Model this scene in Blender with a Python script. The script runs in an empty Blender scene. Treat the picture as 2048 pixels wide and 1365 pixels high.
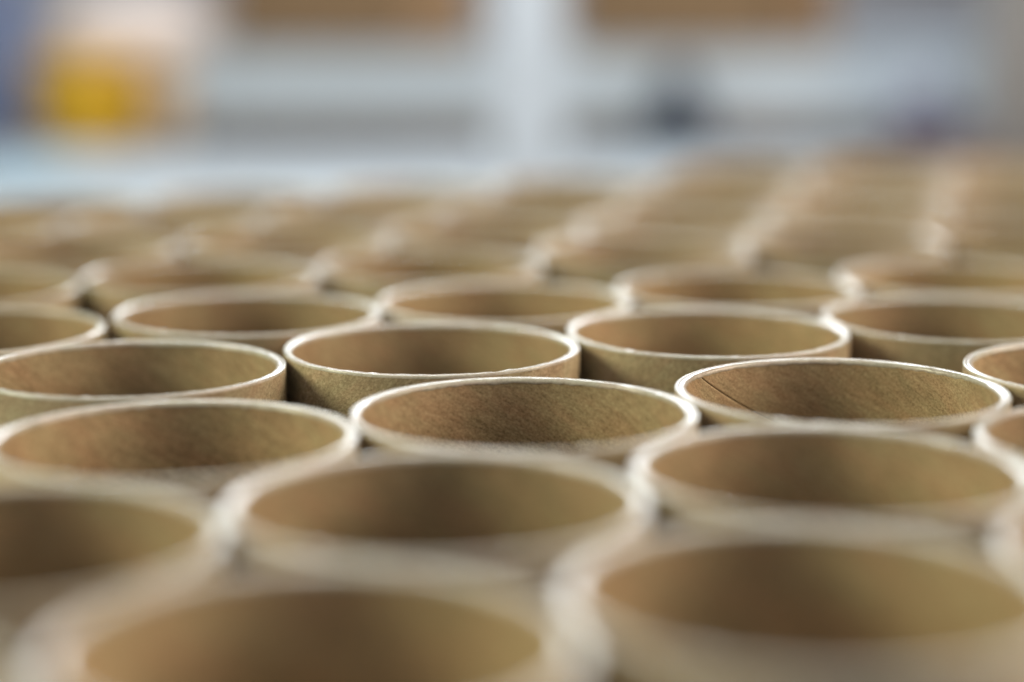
import bpy, bmesh, math, random
import numpy as np
from mathutils import Vector

# ------------------------------------------------------------------ camera
S = 0.1                       # one tube diameter in metres
F, PITCH, H = 3821.0, 0.179228, 1.16497   # focal length (px of 2048), tilt down, eye above the rims (diameters)
L = 1.2                       # tube length (diameters)
sc = bpy.context.scene
cd = bpy.data.cameras.new('camera'); cam = bpy.data.objects.new('camera', cd)
sc.collection.objects.link(cam); sc.camera = cam
cam.location = (0, 0, (H + L) * S)
cam.rotation_euler = (math.pi / 2 - PITCH, 0, 0)
cd.sensor_width = 36; cd.lens = F / 2048 * 36
cd.clip_start = 0.01; cd.clip_end = 100
cd.dof.use_dof = True; cd.dof.focus_distance = 6.0 * S
cd.dof.aperture_fstop = cd.lens / 32.0
cd.dof.aperture_blades = 9

# ------------------------------------------------------------------ light
w = bpy.data.worlds.new('World'); sc.world = w; w.use_nodes = True
bg = w.node_tree.nodes['Background']
bg.inputs[0].default_value = (0.74, 0.80, 0.92, 1); bg.inputs[1].default_value = 0.32

def area(name, loc, target, size, power, col, size_y=None):
    l = bpy.data.lights.new(name, 'AREA'); l.shape = 'RECTANGLE'
    l.size = size; l.size_y = size_y or size; l.energy = power; l.color = col
    o = bpy.data.objects.new(name, l); sc.collection.objects.link(o)
    o.location = loc
    o.rotation_euler = (Vector(target) - Vector(loc)).to_track_quat('-Z', 'Y').to_euler()
    return o
C0 = (0, 0.6, 0.12)
area('back_window_lamp', (0.1, 3.3, 1.15), C0, 1.7, 52, (0.91, 0.96, 1.0), 0.7)
area('left_window_lamp', (-1.55, 0.40, 0.88), C0, 0.6, 23, (1.0, 0.95, 0.64))
area('right_window_lamp', (1.55, 0.62, 0.86), C0, 0.95, 29, (1.0, 0.80, 0.60))
area('added_background_fill', (0.2, 1.5, 0.9), (0.1, 3.4, 0.25), 1.0, 15, (1.0, 0.97, 0.95), 0.5)  # added fill without a real source, brightens the fronts of the background shapes

sc.view_settings.view_transform = 'Standard'; sc.view_settings.look = 'None'
sc.view_settings.exposure = 0; sc.view_settings.gamma = 1
sc.render.engine = 'CYCLES'
sc.render.resolution_x = 1024; sc.render.resolution_y = 682

# ------------------------------------------------------------------ helpers
def W(px, py, d):
    """point (metres) seen at photo pixel px,py at ground distance d (diameters)"""
    a = (682.5 - py) / F
    fy = math.cos(PITCH) + a * math.sin(PITCH); fz = -math.sin(PITCH) + a * math.cos(PITCH)
    t = d / fy
    return Vector(((px - 1024) / F * t * S, d * S, (H + L + fz * t) * S))

def nt(m):
    m.use_nodes = True
    return m.node_tree.nodes, m.node_tree.links, m.node_tree.nodes['Principled BSDF']

def plain(name, col, rough=0.6, var=0.15, scale=30, metal=0.0):
    m = bpy.data.materials.new(name); N, K, b = nt(m)
    tc = N.new('ShaderNodeTexCoord'); no = N.new('ShaderNodeTexNoise')
    no.inputs['Scale'].default_value = scale; no.inputs['Detail'].default_value = 5
    K.new(tc.outputs['Object'], no.inputs['Vector'])
    r = N.new('ShaderNodeValToRGB')
    r.color_ramp.elements[0].position = 0.3; r.color_ramp.elements[1].position = 0.7
    r.color_ramp.elements[0].color = tuple(c * (1 - var) for c in col) + (1,)
    r.color_ramp.elements[1].color = tuple(min(1, c * (1 + var)) for c in col) + (1,)
    K.new(no.outputs['Fac'], r.inputs['Fac']); K.new(r.outputs[0], b.inputs['Base Color'])
    b.inputs['Roughness'].default_value = rough; b.inputs['Metallic'].default_value = metal
    return m

def board_mat(name, dark, mid, light, rough, bump, fibre=(16, 85)):
    """paper board: sheared UV runs along the spiral winding, fibres are stretched along it"""
    m = bpy.data.materials.new(name); N, K, b = nt(m)
    uv = N.new('ShaderNodeUVMap'); uv.uv_map = 'UVMap'
    oi = N.new('ShaderNodeObjectInfo')
    off = N.new('ShaderNodeVectorMath'); off.operation = 'ADD'
    mul = N.new('ShaderNodeMath'); mul.operation = 'MULTIPLY'; mul.inputs[1].default_value = 37.0
    K.new(oi.outputs['Random'], mul.inputs[0])
    K.new(uv.outputs[0], off.inputs[0]); K.new(mul.outputs[0], off.inputs[1])
    def noise(sx, sy, det, ro=0.55):
        mp = N.new('ShaderNodeMapping'); mp.inputs['Scale'].default_value = (sx, sy, 1)
        n = N.new('ShaderNodeTexNoise'); n.inputs['Scale'].default_value = 1
        n.inputs['Detail'].default_value = det; n.inputs['Roughness'].default_value = ro
        K.new(off.outputs[0], mp.inputs[0]); K.new(mp.outputs[0], n.inputs['Vector'])
        return n.outputs['Fac']
    fib = noise(fibre[0], fibre[1], 3, 0.6)
    blot = noise(3.2, 6, 5, 0.5)
    hue = noise(5, 12, 4, 0.65)
    grain = noise(110, 150, 2, 0.7)
    def madd(a, b_, fa, fb):
        x = N.new('ShaderNodeMath'); x.operation = 'MULTIPLY'; x.inputs[1].default_value = fa; K.new(a, x.inputs[0])
        y = N.new('ShaderNodeMath'); y.operation = 'MULTIPLY_ADD'; y.inputs[1].default_value = fb
        K.new(b_, y.inputs[0]); K.new(x.outputs[0], y.inputs[2]); return y.outputs[0]
    mixv = madd(madd(fib, blot, 0.28, 0.24), grain, 1.0, 0.48)
    r = N.new('ShaderNodeValToRGB'); e = r.color_ramp.elements
    e[0].position = 0.36; e[0].color = dark + (1,); e[1].position = 0.64; e[1].color = light + (1,)
    mid_e = e.new(0.5); mid_e.color = mid + (1,)
    K.new(mixv, r.inputs['Fac'])
    hsv = N.new('ShaderNodeHueSaturation')
    mr = N.new('ShaderNodeMapRange'); mr.inputs[3].default_value = 0.90; mr.inputs[4].default_value = 1.10
    K.new(oi.outputs['Random'], mr.inputs[0]); K.new(mr.outputs[0], hsv.inputs['Value'])
    tint = N.new('ShaderNodeMix'); tint.data_type = 'RGBA'; tint.blend_type = 'MULTIPLY'
    tint.inputs[0].default_value = 1.0
    tr = N.new('ShaderNodeValToRGB'); te = tr.color_ramp.elements
    te[0].position = 0.38; te[0].color = (1.0, 0.93, 0.87, 1); te[1].position = 0.6; te[1].color = (0.95, 0.99, 0.92, 1)
    K.new(hue, tr.inputs['Fac']); K.new(r.outputs[0], tint.inputs[6]); K.new(tr.outputs[0], tint.inputs[7])
    K.new(tint.outputs[2], hsv.inputs['Color']); K.new(hsv.outputs[0], b.inputs['Base Color'])
    b.inputs['Roughness'].default_value = rough
    bp = N.new('ShaderNodeBump'); bp.inputs['Strength'].default_value = bump; bp.inputs['Distance'].default_value = 0.0004
    K.new(mixv, bp.inputs['Height']); K.new(bp.outputs[0], b.inputs['Normal'])
    return m

M_IN = board_mat('liner_board', (0.22, 0.152, 0.080), (0.40, 0.292, 0.166), (0.57, 0.44, 0.275), 0.8, 0.5)
M_OUT = board_mat('outer_board', (0.22, 0.165, 0.095), (0.39, 0.305, 0.19), (0.56, 0.46, 0.32), 0.75, 0.5, (60, 90))
M_RIM = board_mat('cut_board', (0.42, 0.375, 0.31), (0.59, 0.545, 0.475), (0.75, 0.71, 0.65), 0.23, 0.2, (20, 20))

def link(name, me, mat=None, parent=None):
    o = bpy.data.objects.new(name, me); sc.collection.objects.link(o)
    if mat and not me.materials: me.materials.append(mat)
    if parent: o.parent = parent
    return o
def tag(o, label=None, cat=None, group=None, kind=None):
    if label: o['label'] = label
    if cat: o['category'] = cat
    if group: o['group'] = group
    if kind: o['kind'] = kind
    return o
def empty(name, loc=(0, 0, 0)):
    o = bpy.data.objects.new(name, None); o.empty_display_size = 0.02
    sc.collection.objects.link(o); o.location = loc
    return o

# ------------------------------------------------------------------ tube meshes
HEL = 0.58                                   # rise of the winding per unit of arc
ca, sa = 1 / math.hypot(1, HEL), HEL / math.hypot(1, HEL)
def fibre_uv(s, z): return (s * ca + z * sa, -s * sa + z * ca)

def grid_mesh(name, pts, closed_u, uvs):
    """pts[j][i] rows of points, closed along i"""
    rows, n = len(pts), len(pts[0])
    v = [tuple(c * S for c in p) for row in pts for p in row]
    f, lu = [], []
    for j in range(rows - 1):
        for i in range(n):
            k = (i + 1) % n
            f.append((j * n + i, j * n + k, (j + 1) * n + k, (j + 1) * n + i))
            lu += [uvs(i, j), uvs(i + 1, j), uvs(i + 1, j + 1), uvs(i, j + 1)]
    me = bpy.data.meshes.new(name); me.from_pydata(v, [], f)
    l = me.uv_layers.new(name='UVMap')
    l.data.foreach_set('uv', np.array(lu, dtype=np.float32).ravel())
    me.polygons.foreach_set('use_smooth', [True] * len(f))
    me.update(); return me

def ripple(rng, n=9, lo=2, hi=40, amp=1.0):
    ks = [(rng.randint(lo, hi), rng.random() * 6.283, rng.uniform(0.4, 1)) for _ in range(n)]
    tot = sum(a for _, _, a in ks)
    return lambda t: amp * sum(a * math.sin(k * t + p) for k, p, a in ks) / tot * 1.8

R_OUT, R_IN = 0.4960, 0.466
def make_variant(seed):
    rng = random.Random(seed)
    N = 224
    th = [2 * math.pi * i / N for i in range(N)]
    # outer wall, down to the foot and under it
    wob = ripple(rng, 4, 2, 4, 0.0028)
    zs = [-0.006, -0.02, -0.06, -0.15, -0.3, -0.5, -0.8, -1.1, -L + 0.003, -L, -L]
    rs = [R_OUT] * 9 + [R_OUT - 0.003, R_IN + 0.002]
    pts = [[((r + wob(t)) * math.cos(t), (r + wob(t)) * math.sin(t), z) for t in th] for r, z in zip(rs, zs)]
    outer = grid_mesh('outer_wall', pts, True, lambda i, j: fibre_uv(2 * math.pi * i / N * 0.5, zs[j]))
    # cut rim: slightly rounded outer corner, flat cut, a ragged paper lip curling in
    a1, a2, a3, a4 = (ripple(rng, 8, 3, 30, 0.0010), ripple(rng, 14, 3, 70, 0.0015),
                      ripple(rng, 18, 3, 90, 0.0045), ripple(rng, 6, 2, 8, 0.0022))
    nicks = [(rng.random() * 6.283, rng.uniform(.008, .03), rng.uniform(.002, .006)) for _ in range(5)]
    base2 = a2
    a2 = lambda t: base2(t) - sum(d * math.exp(-(((t - c + math.pi) % 6.2832 - math.pi) / w_) ** 2) for c, w_, d in nicks)
    prof = [lambda t: (R_OUT + wob(t) - 0.0004, -0.012), lambda t: (R_OUT + wob(t) + 0.0006, -0.005),
            lambda t: (R_OUT + wob(t) - 0.0010, -0.0012), lambda t: (R_OUT + wob(t) - 0.0040, 0.0),
            lambda t: (0.4868, a1(t) * 0.4), lambda t: (0.4855 + a1(t), -0.0035), lambda t: (0.4838 + a1(t), -0.0034), lambda t: (0.4822, a1(t) * 0.6),
            lambda t: (0.478 + a4(t) * 0.5, -0.0006 + a1(t)),
            lambda t: (0.4705 + a2(t) * 0.4, -0.0008 + a2(t)),
            lambda t: (0.4665 + a2(t) * 0.5, -0.0040 + a2(t)),
            lambda t: (0.4635 + a4(t) * 0.6, -0.0090 + a3(t) * 0.7),
            lambda t: (0.4645, -0.0150 + a3(t)), lambda t: (0.4690, -0.0180 + a3(t)), lambda t: (0.475, -0.0185)]
    pts = [[(lambda q: (q[0] * math.cos(t), q[0] * math.sin(t), q[1]))(p(t)) for t in th] for p in prof]
    NR = len(prof)
    rim = grid_mesh('rim', pts, True, lambda i, j: (2 * math.pi * i / N * 0.48, j * 0.008))
    # liner with the open spiral seam as a real groove
    g = 0.0034
    angs = [-g / 0.466 / 2 * 1.0] + [-g / 0.466 / 2 + 1e-4, g / 0.466 / 2 - 1e-4, g / 0.466 / 2]
    rad = [0.466, 0.4745, 0.4745, 0.466]
    M = 200
    for i in range(1, M): angs.append(2 * math.pi * i / M); rad.append(0.466)
    jz = [-0.008] + [-0.03 - (L - 0.036) * (q / 34) ** 1.3 for q in range(35)]
    wl = ripple(rng, 5, 2, 7, 0.0010)
    pts = []
    for z in jz:
        row = []
        for a, r in zip(angs, rad):
            t = a + z / (HEL * 0.466)
            rr = r + wl(t)
            row.append((rr * math.cos(t), rr * math.sin(t), z))
        pts.append(row)
    n = len(angs); A2 = angs + [angs[0] + 2 * math.pi]
    liner = grid_mesh('liner', pts, True,
        lambda i, j: fibre_uv((A2[i] + jz[j] / (HEL * 0.466)) * 0.466, jz[j]))
    for me, m in ((outer, M_OUT), (rim, M_RIM), (liner, M_IN)): me.materials.append(m)
    # grooves read better with hard edges
    liner.polygons.foreach_set('use_smooth', [not (k % n in (0, 1, 2)) for k in range(len(liner.polygons))])
    return outer, rim, liner
VAR = [make_variant(s) for s in range(6)]

# ------------------------------------------------------------------ tube places (diameters), row by row from the front
fit = {'J': (-.361, 3.324), 'K': (.595, 3.639), 'S': (1.549, 3.934),
 'I': (-1.118, 4.016), 'G': (-.168, 4.324), 'H': (.79, 4.62), 'R': (1.733, 4.95),
 'F': (-.909, 4.997), 'C': (.033, 5.33), 'E': (.986, 5.621), 'O': (1.935, 5.929),
 'B': (-1.223, 5.982), 'A': (-.27, 6.299), 'D': (.681, 6.614), 'N': (1.641, 6.939),
 'Q': (-1.947, 6.675), 'L': (-.987, 7.001), 'M': (-.029, 7.328), 'P': (.913, 7.65)}
rows = [
 [(-1.31, 2.99)] + [fit[k] for k in 'JKS'],
 [fit[k] for k in 'IGHR'],
 [fit[k] for k in 'FCEO'],
 [fit[k] for k in 'BADN'] + [(2.595, 7.25)],
 [fit[k] for k in 'QLMP'] + [(1.87, 7.96), (2.82, 8.27)]]
av = (.953, .32); bv = (.245, 1.0)
r6 = [(-.36 + k * av[0], 8.30 + k * av[1]) for k in range(-3, 5)]
rows.append(r6)
prev = r6
for q in range(5):
    cur = [(x + bv[0] - (av[0] if q == 99 else 0), y + bv[1]) for x, y in prev]
    cur = [(cur[0][0] - av[0], cur[0][1] - av[1])] + cur
    rows.append(cur); prev = cur
def ok(r, x, y):
    if r == 9: return x > 0.9
    if r == 10: return False
    return True
def seen(x, y, z=0.0, pad=8):
    us, vs = [], []
    for k in range(48):
        X = x + .5 * math.cos(k * math.pi / 24); Y = y + .5 * math.sin(k * math.pi / 24)
        d = Y * math.cos(PITCH) - (z - H) * math.sin(PITCH); up = Y * math.sin(PITCH) + (z - H) * math.cos(PITCH)
        us.append(1024 + F * X / d); vs.append(682.5 - F * up / d)
    return max(us) > pad and min(us) < 2048 - pad and max(vs) > pad and min(vs) < 1365 - pad

ORD = ['first', 'second', 'third', 'fourth', 'fifth', 'sixth', 'seventh', 'eighth', 'ninth', 'tenth']
ROWN = ['blurred nearest row at the bottom edge', 'second row from the front', 'third row from the front',
        'fourth row from the front', 'fifth row from the front', 'sixth row from the front',
        'seventh row from the front', 'eighth row from the front', 'ninth row from the front',
        'tenth row from the front', 'farthest short row at the right']
SPECIAL = {fit['E']: 'sharp cardboard tube with a thin spiral seam line inside its left wall',
 fit['A']: 'sharp cardboard tube nearest the middle with a wedge shadow on its left outer wall',
 fit['D']: 'cardboard tube right of the middle sharp tube, directly behind the tube with the seam line',
 fit['C']: 'cardboard tube in front of the middle sharp tube and left of the seamed tube',
 fit['B']: 'cardboard tube touching the left side of the middle sharp tube, cut by the left edge',
 fit['G']: 'blurred cardboard tube wholly in view in the lower middle of the photo',
 fit['H']: 'blurred cardboard tube directly in front of the tube with the seam line',
 fit['J']: 'large dark blurred tube mouth cut by the bottom edge left of centre',
 fit['K']: 'large blurred tube mouth cut by the bottom right corner area, right of centre',
 fit['O']: 'cardboard tube at the right edge touching the right side of the seamed tube'}
rng = random.Random(5)
GROUP = 'open cardboard tubes standing upright in packed rows'
for ri, row in enumerate(rows):
    vis = [p for p in row if ok(ri, *p) and seen(*p)]
    for ci, (x, y) in enumerate(vis):
        key = (x, y); special = key in SPECIAL
        dz = 0.0
        if ri == 5: dz = 0.02 if x > 0.4 else 0.0
        if ri > 5: dz = rng.uniform(0.0, 0.04) + (0.04 if ri == 8 else 0.01); x += rng.uniform(-.012, .012); y += rng.uniform(-.012, .012)
        if ri < 5: dz = rng.uniform(-.005, .005)
        t = empty('cardboard_tube' if (ri or ci) else 'cardboard_tube', (x * S, y * S, 0))
        if len(vis) == 1: pos = 'only tube in view'
        elif ci == 0: pos = 'leftmost tube in view'
        elif ci == len(vis) - 1: pos = 'rightmost tube in view'
        else: pos = ORD[ci] + ' tube from the left'
        tag(t, SPECIAL.get(key) or 'cardboard tube, %s, %s' % (pos, ROWN[ri]), 'cardboard tube', GROUP)
        outer, rim, liner = VAR[rng.randrange(6)]
        rot = math.radians(151) if key == fit['E'] else math.radians(rng.uniform(-60, 0))
        t.rotation_euler.z = rot
        t.scale.z = 1 + dz / L
        t.rotation_euler.x = math.radians(rng.uniform(-.25, .25)); t.rotation_euler.y = math.radians(rng.uniform(-.25, .25))
        for nm, me in (('outer_wall', outer), ('rim', rim), ('liner', liner)):
            o = link(nm, me, parent=t); o.location.z = L * S
            if key == fit['E'] and nm == 'liner': o['label'] = 'inner wall with a thin dark spiral seam'

# ------------------------------------------------------------------ boxes and other background shapes
def box_mesh(name, x0, x1, y0, y1, z0, z1, bev=0.004, seg=2, taper=0.0, o=(0, 0, 0)):
    bm = bmesh.new(); bmesh.ops.create_cube(bm, size=1)
    for v in bm.verts:
        tx = (1 - taper) if v.co.z < 0 else 1
        v.co = Vector(((x0 + x1) / 2 + v.co.x * (x1 - x0) * tx, (y0 + y1) / 2 + v.co.y * (y1 - y0) * tx,
                       (z0 + z1) / 2 + v.co.z * (z1 - z0))) - Vector(o)
    if bev: bmesh.ops.bevel(bm, geom=bm.edges[:], offset=bev, segments=seg, profile=0.5, affect='EDGES')
    me = bpy.data.meshes.new(name); bm.to_mesh(me); bm.free(); return me
def lathe(name, prof, n=40, sx=1, sy=1, wob=None):
    v, f = [], []
    for r, z in prof:
        for i in range(n):
            a = 2 * math.pi * i / n; k = 1 + (wob(a, z) if wob else 0)
            v.append((r * k * sx * math.cos(a), r * k * sy * math.sin(a), z))
    for j in range(len(prof) - 1):
        for i in range(n):
            k = (i + 1) % n; f.append((j * n + i, j * n + k, (j + 1) * n + k, (j + 1) * n + i))
    me = bpy.data.meshes.new(name); me.from_pydata(v, [], f)
    me.polygons.foreach_set('use_smooth', [True] * len(f)); me.update(); return me
def on_table(px, py):
    lo, hi = 3.0, 60.0
    for _ in range(50):
        m = (lo + hi) / 2
        if W(px, py, m).z > 0: lo = m
        else: hi = m
    return (lo + hi) / 2

M_TABLE = plain('pale_laminate', (0.29, 0.33, 0.355), 0.75, 0.06, 6)
M_WHITE = plain('white_paint', (0.37, 0.415, 0.47), 0.4, 0.05, 10)
M_PANEL = plain('blue_grey_panel', (0.47, 0.53, 0.58), 0.5, 0.08, 3)
M_WALL = plain('grey_wall_paint', (0.52, 0.54, 0.58), 0.8, 0.08, 2)
M_BOX = plain('brown_carton', (0.20, 0.125, 0.062), 0.8, 0.2, 8)
M_BOX2 = plain('tan_carton', (0.27, 0.165, 0.085), 0.8, 0.15, 8)
M_SHADE = plain('shaded_brown_board', (0.13, 0.085, 0.06), 0.7, 0.2, 12)  # brown plinth with the dark of the shadow gap put into its colour
M_YEL = plain('yellow_plastic', (0.88, 0.50, 0.03), 0.4, 0.12, 9)
M_TAN = plain('tan_tin', (0.78, 0.56, 0.36), 0.5, 0.12, 9)
M_PINK = plain('pale_wrap', (0.72, 0.62, 0.56), 0.7, 0.12, 9)
M_NAVY = plain('navy_plastic', (0.02, 0.028, 0.045), 0.5, 0.3, 30)
M_RUST = plain('rust_grip', (0.13, 0.065, 0.035), 0.6, 0.2, 30)
M_VIO = plain('violet_plastic', (0.10, 0.10, 0.145), 0.5, 0.2, 30)
M_MAR = plain('maroon_plastic', (0.12, 0.085, 0.085), 0.5, 0.2, 30)
M_BLUE = plain('slate_blue_plastic', (0.16, 0.20, 0.33), 0.6, 0.2, 6)
M_POST = plain('grey_timber', (0.20, 0.19, 0.18), 0.75, 0.2, 10)
M_CYAN = plain('pale_cyan_mat', (0.26, 0.38, 0.44), 0.6, 0.1, 10)

# worktop the tubes stand on
yb = on_table(1024, 300) * S
top = link('worktop', box_mesh('worktop', -1.9, 1.9, -0.1, yb, -0.03, 0.0), M_TABLE)
tag(top, 'wide pale blue-white worktop the tubes stand on', 'worktop')
room = link('wall', box_mesh('wall', -4, 4, yb + 1.2, yb + 1.3, -1.0, 3.0, 0), M_WALL); tag(room, kind='structure')
fl = link('floor', box_mesh('floor', -4, 4, -1.0, yb + 1.2, -1.05, -1.0, 0), M_WALL); tag(fl, kind='structure')

# shelf unit across the back: brown kick board coloured dark as a shadow gap, blue-grey front panel, shelf on top
D1 = yb / S + 0.4
def X(px, d): return W(px, 600, d).x * 1.0
def Z(py, d): return W(1024, py, d).z
sh = empty('shelf_unit', (W(1150, 300, D1).x, D1 * S, 0))
tag(sh, 'low blue-grey shelf unit with a brown kick board behind the white post', 'shelf unit')
def part(name, mat, px0, px1, py0, py1, d, depth, parent, bev=0.004, below=None):
    x0, x1 = W(px0, (py0 + py1) / 2, d).x, W(px1, (py0 + py1) / 2, d).x
    z1, z0 = Z(py0, d), Z(py1, d) if below is None else below
    me = box_mesh(name, x0, x1, d * S, d * S + depth, z0, z1, bev, o=parent.location if parent else (0, 0, 0))
    return link(name, me, mat, parent)
part('kick_board', M_SHADE, 372, 1990, 246, 330, D1 + .15, 0.02, sh)
for a, b in ((372, 1052), (1056, 1990)):
    part('front_panel', M_PANEL, a, b, 106, 245, D1, 0.03, sh)
part('shelf_board', M_PANEL, 372, 1990, 96, 105, D1 - .1, 0.35, sh)
# cartons standing on the shelf
for i, (a, b, m, lab) in enumerate(((452, 800, M_BOX, 'dark brown cardboard box left of the tan box on the shelf'),
        (804, 944, M_BOX2, 'tan cardboard box on the shelf just left of the white post'),
        (1150, 1560, M_BOX, 'wide brown cardboard box on the shelf right of the white post'),
        (1566, 1670, M_BOX2, 'faded tan box at the right end of the shelf boxes'))):
    z0 = Z(96, D1 - .1) + 0.001
    d = D1 + .05 + (.5 if i == 3 else 0)
    x0, x1 = W(a, 40, d).x, W(b, 40, d).x
    bx = empty('cardboard_box', ((x0 + x1) / 2, d * S, z0)); tag(bx, lab, 'box', 'boxes on the shelf behind')
    loc = bx.location.copy()
    link('carton', box_mesh('carton', x0, x1, d * S, d * S + .22, z0, z0 + .22, .003, o=loc), m, bx)
    xm = (x0 + x1) / 2
    link('tape', box_mesh('tape', xm - .02, xm + .02, d * S - .001, d * S + .221, z0 + .18, z0 + .2215, 0, o=loc), M_TAN, bx)

# white post of the frame, standing on the worktop
dP = on_table(1055, 398)
pp = empty('white_post', W(1055, 398, dP)); tag(pp, 'bright white square post standing on the worktop behind the tubes', 'post')
l0 = pp.location.copy()
xa, xb = W(985, 300, dP).x, W(1125, 300, dP).x
link('upright', box_mesh('upright', xa, xb, dP * S, dP * S + .05, 0.008, 0.62, .004, o=l0), M_WHITE, pp)
link('foot_plate', box_mesh('foot_plate', xa - .02, xb + .02, dP * S - .015, dP * S + .065, 0.0005, 0.008, .001, o=l0), M_WHITE, pp)

# things at the left: yellow tub, tan tin, pale bundle, blue crate, cyan mat
dY = on_table(170, 300)
c = W(165, 300, dY); r = (W(292, 300, dY).x - W(32, 300, dY).x) / 2; hz = Z(140, dY)
tub = empty('yellow_tub', (c.x, c.y + r, 0)); tag(tub, 'bright yellow plastic tub at the far left of the worktop', 'tub')
link('bowl', lathe('bowl', [(0, .001), (r * .86, .001), (r * .9, .006), (r, hz * .92), (r * 1.04, hz * .93), (r * 1.04, hz), (r * .95, hz), (r * .85, .01), (0, .01)]), M_YEL, tub)
link('lid', lathe('lid', [(0, hz + .001), (r * 1.06, hz + .001), (r * 1.07, hz + .008), (r * .98, hz + .012), (0, hz + .012)]), M_YEL, tub)
c2 = W(330, 300, dY); r2 = (W(372, 300, dY).x - W(290, 300, dY).x) / 2
tin = empty('tan_tin', (c2.x, c2.y + r2, 0)); tag(tin, 'narrow tan tin beside the yellow tub', 'tin')
link('can', lathe('can', [(0, .001), (r2, .001), (r2, hz * .93), (r2 * 1.03, hz * .95), (r2 * 1.03, hz + .004), (0, hz + .004)]), M_TAN, tin)
zb = hz + .013
xc = W(235, 90, dY).x; rx = (W(430, 90, dY).x - W(40, 90, dY).x) / 2; hb = Z(15, dY) - hz
wob = lambda a, z: 0.05 * math.sin(3 * a + 40 * z) + 0.03 * math.sin(7 * a)
bd = link('pale_bundle', lathe('pale_bundle', [(0, 0), (.75 * rx, 0), (.95 * rx, hb * .12), (rx, hb * .35), (.92 * rx, hb * .65), (.7 * rx, hb * .9), (.4 * rx, hb), (0, hb * 1.02)], 48, 1, .7, wob), M_PINK)
bd.location = (xc, c.y + rx * .95, zb); tag(bd, 'pale pinkish wrapped bundle lying on top of the yellow tub', 'bundle')
dB = dY + 1.5
cr = empty('blue_crate', (W(-60, 290, dB).x, dB * S, 0)); tag(cr, 'slate blue crate cut off by the left edge behind the yellow tub', 'crate')
l0 = cr.location.copy()
x0, x1 = W(-150, 200, dB).x, W(6, 200, dB).x
link('crate_body', box_mesh('crate_body', x0, x1, dB * S, dB * S + .2, .001, Z(-60, dB), .006, o=l0), M_BLUE, cr)
link('crate_rim', box_mesh('crate_rim', x0 - .004, x1 + .004, dB * S - .004, dB * S + .204, Z(-60, dB) - .02, Z(-60, dB) + .003, .003, o=l0), M_BLUE, cr)
dM = on_table(0, 395); dM2 = on_table(0, 310)
mt = link('cyan_mat', box_mesh('cyan_mat', W(-150, 350, dM).x, W(20, 350, dM).x, dM * S, dM2 * S, .0005, .004, .001), M_CYAN)
tag(mt, 'pale cyan mat on the worktop at the left edge', 'mat')

# small dark things at the right
dT = on_table(1352, 299)
tp = empty('tape_dispenser', W(1352, 299, dT)); tag(tp, 'small dark navy hand tool with a rust brown grip lying behind the tubes', 'tool')
l0 = tp.location
k = 1.35 * (W(1400, 290, dT).x - W(1300, 290, dT).x)
link('hub', lathe('hub', [(0, 0), (k * .75, 0), (k * .7, k * .25), (k * .45, k * .5), (k * .3, k * .85), (k * .18, k * 1.15), (0, k * 1.25)], 24), M_NAVY, tp)
me = box_mesh('grip', k * .35, k * 1.6, -k * .2, k * .2, 0.001, k * .32, k * .08)
link('grip', me, M_RUST, tp)
dV = on_table(1845, 345)
vt = empty('violet_bottle', W(1845, 345, dV)); tag(vt, 'small violet bottle-shaped tool on a maroon base near the right edge', 'tool')
link('cap', lathe('cap', [(0, k * .35), (k * .42, k * .35), (k * .4, k * .8), (k * .25, k * 1.1), (0, k * 1.2)], 24), M_VIO, vt)
link('base', box_mesh('base', -k * .6, k * 1.0, -k * .4, k * .4, .0005, k * .34, k * .06), M_MAR, vt)
dR = 26.5
xr0, xr1 = W(1995, 200, dR).x, W(2330, 200, dR).x
ps = empty('timber_post', ((xr0 + xr1) / 2, dR * S, 0)); tag(ps, 'broad grey-brown timber post along the right edge', 'post')
link('shaft', box_mesh('shaft', xr0, xr1, dR * S, dR * S + .12, .001, .7, .006, o=ps.location), M_POST, ps)
